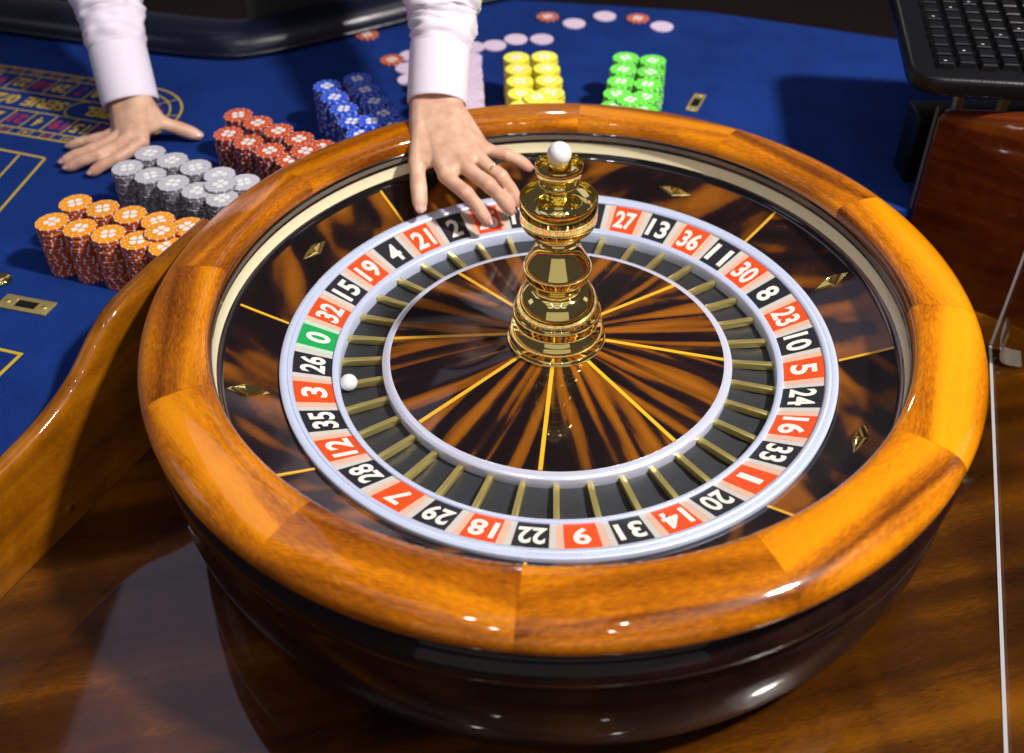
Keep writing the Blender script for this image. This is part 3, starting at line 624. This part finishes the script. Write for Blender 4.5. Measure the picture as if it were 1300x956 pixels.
# ------------------------------------------------------------------ keyboard over the right-hand board
kb = empty('keyboard', (0.405, 0.262, 0.135)); kb.rotation_euler = (radians(4), radians(0), radians(-9))
tag(kb, 'black computer keyboard held above the table in the upper right corner', 'keyboard')
rr_ = 0.036
pl = []
for cx, cy, a in ((rr_, rr_, 180), (0.46-rr_, rr_, 270), (0.46-rr_, 0.30-rr_, 0), (rr_, 0.30-rr_, 90)):
    for k in range(7): t = radians(a+15*k); pl.append((cx+rr_*cos(t), cy+rr_*sin(t)))
V, F = prism(pl, 0.0, 0.024)
me = mesh('case', V, F, M['plastic'])
bm = bmesh.new(); bm.from_mesh(me)
bmesh.ops.bevel(bm, geom=[e for e in bm.edges if abs(e.verts[0].co.z-e.verts[1].co.z) < 1e-6], offset=0.007, segments=4, profile=0.5, affect='EDGES'); bm.to_mesh(me); bm.free()
me.polygons.foreach_set('use_smooth', [True]*len(me.polygons)); me.set_sharp_from_angle(angle=radians(35))
link('case', me, kb)
def keycap():
    V = []; 
    for z, h in ((0.0, 0.0090), (0.006, 0.0080), (0.0072, 0.0068)): V += [(-h, -h, z), (h, -h, z), (h, h, z), (-h, h, z)]
    F = [(8, 9, 10, 11)]
    for a in (0, 4):
        for k in range(4): F.append((a+k, a+(k+1) % 4, a+4+(k+1) % 4, a+4+k))
    return mesh('key', V, F, M['key'], smooth=False)
km = keycap(); kp = mesh('legend', [(-0.0025, -0.0006, 0), (0.0005, -0.0006, 0), (0.0005, 0.0006, 0), (-0.0025, 0.0006, 0)], [(0, 1, 2, 3)], M['keyprint'], smooth=False)
for ix in range(16):
    for iy in range(11):
        k = link('key', km, kb); k.location = (0.038+ix*0.0235, 0.032+iy*0.0215+(0.004 if ix % 2 else 0), 0.0243)
        if (ix*7+iy*3) % 5 == 0:
            q = link('legend', kp, k); q.location = (0, -0.003, 0.0074)
st = empty('keyboard_stand', (0.475, 0.32, ZT)); tag(st, 'dark bracket post carrying the keyboard behind the mahogany partition', 'stand')
for x, y in ((0.02, 0.01), (0.075, 0.01)):
    V, F = box(x, y, 0.136, 0.010, 0.010, 0.272); link('post', bevel_me(mesh('post', V, F, M['brass']), 0.001, 1), st)
V, F = box(0.20, 0.06, 0.10, 0.42, 0.05, 0.20); link('housing', bevel_me(mesh('housing', V, F, M['plastic']), 0.004, 2), st)

# ------------------------------------------------------------------ dealer
person = empty('person', (-0.33, 1.02, -0.95))
tag(person, 'dealer in lilac shirt, one hand on the felt, the other spinning the wheel', 'person')
PO = Vector((-0.33, 1.02, -0.95))
class Blob:
    def __init__(s): s.V = []; s.F = []
    def add(s, V, F): b = len(s.V); s.V += [tuple(v) for v in V]; s.F += [tuple(b+i for i in f) for f in F]
    def ball(s, c, r, n=14):
        c = Vector(c); V = []; F = []
        for k in range(1, n//2):
            t = pi*k/(n//2)
            for i in range(n): a = 2*pi*i/n; V.append(c+Vector((r*sin(t)*cos(a), r*sin(t)*sin(a), r*cos(t))))
        top = len(V); V += [c+Vector((0, 0, r)), c-Vector((0, 0, r))]
        m = n//2-1
        for k in range(m-1):
            for i in range(n): j = (i+1) % n; F.append((k*n+i, (k+1)*n+i, (k+1)*n+j, k*n+j))
        for i in range(n): j = (i+1) % n; F.append((top, i, j)); F.append((top+1, (m-1)*n+j, (m-1)*n+i))
        s.add(V, F)
    def hull(s, items, n=14):
        bm = bmesh.new()
        for c, r in items:
            c = Vector(c)
            for k in range(n//2+1):
                t = pi*k/(n//2)
                for i in range(n if 0 < k < n//2 else 1):
                    a = 2*pi*i/n; bm.verts.new(c+Vector((r*sin(t)*cos(a), r*sin(t)*sin(a), r*cos(t))))
        res = bmesh.ops.convex_hull(bm, input=bm.verts[:])
        bmesh.ops.delete(bm, geom=[e for e in res['geom_interior'] if isinstance(e, bmesh.types.BMVert)], context='VERTS')
        bm.verts.ensure_lookup_table(); bm.verts.index_update()
        s.add([v.co.copy() for v in bm.verts], [tuple(v.index for v in f.verts) for f in bm.faces]); bm.free()
    def chain(s, P, R):
        for i in range(len(P)-1): s.hull([(P[i], R[i]), (P[i+1], R[i+1])])
    def remesh(s, name, vox, it=6, fac=0.5):
        me = mesh(name, s.V, s.F, M['skin']); o = bpy.data.objects.new(name, me); COL.objects.link(o)
        a = o.modifiers.new('r', 'REMESH'); a.mode = 'VOXEL'; a.voxel_size = vox; a.use_smooth_shade = True
        b = o.modifiers.new('s', 'SMOOTH'); b.factor = fac; b.iterations = it
        dg = bpy.context.evaluated_depsgraph_get(); out = bpy.data.meshes.new_from_object(o.evaluated_get(dg))
        bpy.data.objects.remove(o); return out
def arch(a, b, ups, lift):
    a = Vector(a); b = Vector(b); ups = Vector(ups)
    return a.lerp(b, 0.5)+ups*lift
NAILS = []; JOINTS = []
def hand(B, fingers, thumb, wrist, fore, upv):
    up_ = Vector(upv).normalized()
    mcps = []
    for (mcp, pip, tip, r) in fingers:
        mcp, pip, tip = Vector(mcp), Vector(pip), Vector(tip)
        dip = pip.lerp(tip, 0.54)+up_*0.0022
        B.chain([mcp, mcp.lerp(pip, 0.5)-up_*0.001, pip, pip.lerp(dip, 0.5), dip, tip.lerp(dip, 0.25), tip], [r*1.16, r*1.0, r*1.06, r*0.93, r*0.95, r*0.90, r*0.70])
        JOINTS.extend([(mcp, 0.010, 0.35), (pip, 0.008, 0.45), (dip, 0.006, 0.35), (tip, 0.011, 0.8)]); mcps.append((mcp, r)); NAILS.append((dip, tip, r, up_))
    W = Vector(wrist[0]); w2 = Vector(wrist[1]); rw = wrist[2]
    for (m1, r1), (m2, r2) in zip(mcps[:-1], mcps[1:]):
        B.hull([(m1, r1*1.05), (m2, r2*1.05), (W, rw), (w2, rw)])
    for m1, r1 in mcps: B.chain([m1+up_*0.0015, m1.lerp((W+w2)/2, 0.5)+up_*0.003], [r1*1.05, r1*0.8])
    t = [Vector(q) for q in thumb[0]]; tr = thumb[1]
    B.chain([t[0], t[1], t[1].lerp(t[2], 0.5), t[2], t[3].lerp(t[2], 0.3), t[3]], [tr*1.5, tr*1.12, tr*0.98, tr*1.06, tr*0.98, tr*0.72])
    B.hull([(t[0], tr*1.5), (t[1], tr*1.0), (mcps[0][0].lerp(W, 0.25), mcps[0][1]), (W, rw)])
    NAILS.append((t[2], t[3], tr, up_))
    B.hull([(W, rw), (w2, rw), (Vector(fore[0]), fore[1])])
B = Blob()
# hand spinning the wheel (index, middle, ring, little)
hand(B, [((-0.1242, 0.2400, 0.052), (-0.0990, 0.2130, 0.044), (-0.0755, 0.2020, 0.012), 0.0088),
         ((-0.1041, 0.2530, 0.059), (-0.0730, 0.2185, 0.052), (-0.0480, 0.2230, 0.012), 0.0090),
         ((-0.0880, 0.2700, 0.059), (-0.0580, 0.2370, 0.051), (-0.0385, 0.2330, 0.017), 0.0085),
         ((-0.0800, 0.2990, 0.054), (-0.0520, 0.2865, 0.052), (-0.0250, 0.2905, 0.031), 0.0076)],
     ([(-0.1560, 0.3000, 0.062), (-0.1600, 0.2680, 0.052), (-0.1570, 0.2400, 0.036), (-0.1545, 0.2200, 0.020)], 0.0098),
     ((-0.1560, 0.3560, 0.076), (-0.1240, 0.3560, 0.078), 0.0185), ((-0.141, 0.425, 0.122), 0.027), (0.1, 0.25, 1.0))
# hand resting on the felt (listed from the finger next to the thumb)
hand(B, [((-0.5510, 0.4330, -0.006), (-0.5790, 0.4040, -0.014), (-0.6110, 0.3885, -0.0265), 0.0086),
         ((-0.5680, 0.4370, -0.002), (-0.6040, 0.4105, -0.013), (-0.6480, 0.4020, -0.0265), 0.0088),
         ((-0.5830, 0.4490, -0.003), (-0.6200, 0.4290, -0.014), (-0.6600, 0.4180, -0.0265), 0.0084),
         ((-0.5960, 0.4670, -0.008), (-0.6310, 0.4630, -0.018), (-0.6660, 0.4615, -0.0270), 0.0075)],
     ([(-0.5520, 0.4860, 0.010), (-0.5390, 0.4820, -0.003), (-0.5170, 0.4870, -0.015), (-0.4920, 0.4865, -0.0260)], 0.0098),
     ((-0.5660, 0.4960, 0.022), (-0.5940, 0.5080, 0.020), 0.0185), ((-0.5950, 0.5480, 0.075), 0.028), (0.05, -0.15, 1.0))
hm = B.remesh('hands', 0.0015, 7, 0.5)
# coarse rest of the body, under the clothes: arms, trunk, neck and head
T = Blob()
ELR = (-0.095, 0.575, 0.305); SHR = (-0.155, 0.82, 0.475); ELL = (-0.665, 0.735, 0.215); SHL = (-0.505, 0.875, 0.475)
T.chain([(-0.141, 0.420, 0.118), ELR, SHR], [0.028, 0.038, 0.052]); T.chain([(-0.595, 0.548, 0.075), ELL, SHL], [0.028, 0.038, 0.052])
T.hull([(SHR, 0.05), (SHL, 0.05), ((-0.25, 1.0, 0.02), 0.09), ((-0.41, 1.0, 0.02), 0.09)])
T.hull([((-0.26, 1.02, -0.05), 0.09), ((-0.40, 1.02, -0.05), 0.09), ((-0.25, 1.03, -0.80), 0.06), ((-0.41, 1.03, -0.80), 0.06)])
T.chain([(-0.33, 0.84, 0.50), (-0.33, 0.795, 0.60)], [0.06, 0.054])
T.hull([((-0.33, 0.765, 0.70), 0.078), ((-0.33, 0.80, 0.73), 0.080), ((-0.33, 0.720, 0.625), 0.032), ((-0.33, 0.735, 0.66), 0.045)])
T.hull([((-0.33, 0.690, 0.700), 0.010), ((-0.33, 0.668, 0.665), 0.013)])
for sx in (-1, 1): T.ball((-0.33+sx*0.080, 0.79, 0.69), 0.022)
tm = T.remesh('trunk', 0.010, 6, 0.5)
bm = bmesh.new(); bm.from_mesh(hm); bm.from_mesh(tm); bme = bpy.data.meshes.new('body'); bm.to_mesh(bme); bm.free()
bme.materials.append(M['skin']); bme.polygons.foreach_set('use_smooth', [True]*len(bme.polygons)); bme.transform(Matrix.Translation(-PO))
for p in bme.polygons: p.material_index = 0
at_ = bme.attributes.new('tint', 'FLOAT', 'POINT'); tv = []
for v in bme.vertices:
    p = v.co+PO; t = 0.0
    if p.z < 0.12 and p.y < 0.6:
        for c_, r_, k_ in JOINTS:
            d2 = (p-c_).length_squared
            if d2 < r_*r_*6: t = max(t, k_*math.exp(-d2/(r_*r_)))
    tv.append(t)
at_.data.foreach_set('value', tv)
body = link('body', bme, person)
for dip, tip, r, up_ in NAILS:
    d = (tip-dip).normalized(); s_ = d.cross(up_).normalized(); n_ = s_.cross(d).normalized(); n_ = n_ if n_.dot(up_) > 0 else -n_
    V = []; F = []; nu_, nv_ = 8, 7; base = tip+d*r*0.10
    for i in range(nu_+1):
        t = i/nu_; al = (t-0.62)*r*1.75
        hw = r*0.66*(1-max(0, (t-0.72)/0.28)**2*0.75)*(1-max(0, (0.2-t)/0.2)**2*0.4)
        for k in range(nv_+1):
            q = -1+2*k/nv_; V.append(base+d*al+s_*hw*q+n_*(r*0.79+r*0.02*t-r*0.30*q*q-r*0.26*t*t)-PO)
    for i in range(nu_):
        for k in range(nv_): a = i*(nv_+1)+k; F.append((a, a+1, a+nv_+2, a+nv_+1))
    link('fingernail', mesh('fingernail', V, F, M['nail']), body)
# gold ring on the ring finger
V = []; F = []; a_ = Vector((-0.0880, 0.2700, 0.059)).lerp(Vector((-0.0580, 0.2370, 0.051)), 0.72); d_ = Vector((0.030, -0.033, -0.008)).normalized(); x_ = d_.cross(Vector((0, 0, 1))).normalized(); y_ = d_.cross(x_)
for i in range(28):
    for k in range(8):
        a = 2*pi*i/28; b = 2*pi*k/8; rad = 0.0092+0.0007*cos(b); V.append(a_+x_*rad*cos(a)+y_*rad*sin(a)+d_*0.0013*sin(b)-PO)
for i in range(28):
    for k in range(8): F.append((i*8+k, ((i+1) % 28)*8+k, ((i+1) % 28)*8+(k+1) % 8, i*8+(k+1) % 8))
link('finger_ring', mesh('finger_ring', V, F, M['gold']), person)
# shirt: sleeves with cuffs and soft folds
def sweep(path, rad, nseg=40, wr=0.0, seed=0, flat=1.0, sd=None):
    V = []; F = []; n = len(path); ref = Vector(sd or (1, 0, 0.2))
    for i, p in enumerate(path):
        t = (path[min(i+1, n-1)]-path[max(i-1, 0)]).normalized(); a = (ref-t*ref.dot(t)).normalized(); b = t.cross(a)
        for k in range(nseg):
            th = 2*pi*k/nseg; r = rad[i]
            q = p+a*cos(th)*r+b*sin(th)*r*flat
            if wr:
                f = noise.noise(Vector((cos(th)*1.6+seed, sin(th)*1.6, i*0.16)))+0.55*noise.noise(Vector((cos(th)*1.3+seed, sin(th)*1.3+5, i*0.42+th*0.5)))
                f += 0.9*(0.35-abs(noise.noise(Vector((cos(th)*1.1+seed*2, sin(th)*1.1, i*0.30+th*0.25)))*1.6))
                env = wr[i] if isinstance(wr, list) else wr
                q += (a*cos(th)+b*sin(th)*flat)*f*env
            V.append(q)
    for i in range(n-1):
        for k in range(nseg): j = (k+1) % nseg; F.append((i*nseg+k, i*nseg+j, (i+1)*nseg+j, (i+1)*nseg+k))
    return V, F
SH = Blob()
def sleeve(c0_, c1_, c2_, c3_, el, sh, r0_, r1_, r2_, seed):
    # cuff from c0_ to c1_, sleeve on through c2_, c3_, elbow, shoulder
    P = smoothpath([c1_, c2_, c3_, el, Vector(el).lerp(Vector(sh), 0.5), sh], 14); n = len(P)
    rad = []; wr = []
    for i in range(n):
        t = i/(n-1); rad.append(r0_*0.99+(r1_-r0_)*min(1, t/0.08)*0.6+(r2_-r0_)*t); wr.append(0.0058*min(1, t/0.10))
    V, F = sweep(P, rad, 48, wr, seed); SH.add([v-PO for v in V], F)
    a = Vector(c0_); b = Vector(c1_); ext = b+(Vector(c2_)-b).normalized()*0.006
    CP = [a.lerp(b, 0.25), a+(b-a)*0.004, a, a+(b-a)*0.015, a.lerp(b, 0.05), a.lerp(b, 0.35), a.lerp(b, 0.7), a.lerp(b, 0.96), b, ext]
    CRr = [r0_*0.90, r0_*0.94, r0_*0.97, r0_*1.0, r0_*1.012, r0_*1.02, r0_*1.025, r0_*1.03, r0_*1.02, r0_*0.96]
    V, F = sweep(CP, CRr, 48, 0.0008, seed); t = (b-a).normalized(); V = []
    ref = Vector((1, 0, 0.2)); aa = (ref-t*ref.dot(t)).normalized(); bb = t.cross(aa)
    for i, (p, r) in enumerate(zip(CP, CRr)):
        for k in range(48):
            th = 2*pi*k/48; wob = 1+0.035*noise.noise(Vector((cos(th)*1.2+seed, sin(th)*1.2, 0.3*i*0.2))); V.append(p+(aa*cos(th)+bb*sin(th))*r*wob)
    CU = mesh('cuff', [v-PO for v in V], F, M['shirt']); return CU
cu1 = sleeve((-0.1400, 0.3690, 0.0770), (-0.1370, 0.4230, 0.1240), (-0.1340, 0.4500, 0.1520), (-0.1300, 0.4750, 0.1830), ELR, SHR, 0.0375, 0.0400, 0.058, 3.1)
cu2 = sleeve((-0.5815, 0.5040, 0.0150), (-0.5990, 0.5520, 0.0740), (-0.6080, 0.5800, 0.1030), (-0.6200, 0.6150, 0.1350), ELL, SHL, 0.0375, 0.0410, 0.060, 9.7)
tr_ = smoothpath([(-0.33, 1.03, -0.20), (-0.33, 1.02, 0.0), (-0.33, 0.98, 0.2), (-0.33, 0.90, 0.42), (-0.33, 0.86, 0.50)], 6)
V, F = sweep(tr_, [0.185+0.02*i/len(tr_) for i in range(len(tr_))], 48, 0.004, 1.0, 0.62); SH.add([v-PO for v in V], F)
shirt = link('shirt', mesh('shirt', SH.V, SH.F, M['shirt']), person)
link('cuff', cu1, shirt); link('cuff', cu2, shirt)
V, F = sweep(tr_[:-3], [0.197+0.02*i/len(tr_) for i in range(len(tr_)-3)], 48, 0.003, 1.0, 0.64)
link('waistcoat', mesh('waistcoat', [v-PO for v in V], F, M['vest']), person)
V, F = sweep(smoothpath([(-0.33, 1.035, -0.93), (-0.33, 1.03, -0.5), (-0.33, 1.03, -0.12)], 5), [0.15]*5+[0.18]*6, 48, 0.004, 2.0, 0.70)
link('trousers', mesh('trousers', [v-PO for v in V], F, M['vest']), person)
hb = Blob(); hb.hull([((-0.33, 0.79, 0.745), 0.086), ((-0.33, 0.83, 0.70), 0.080)]); 
link('hair', mesh('hair', [Vector(v)-PO for v in hb.V], hb.F, M['hair']), person)
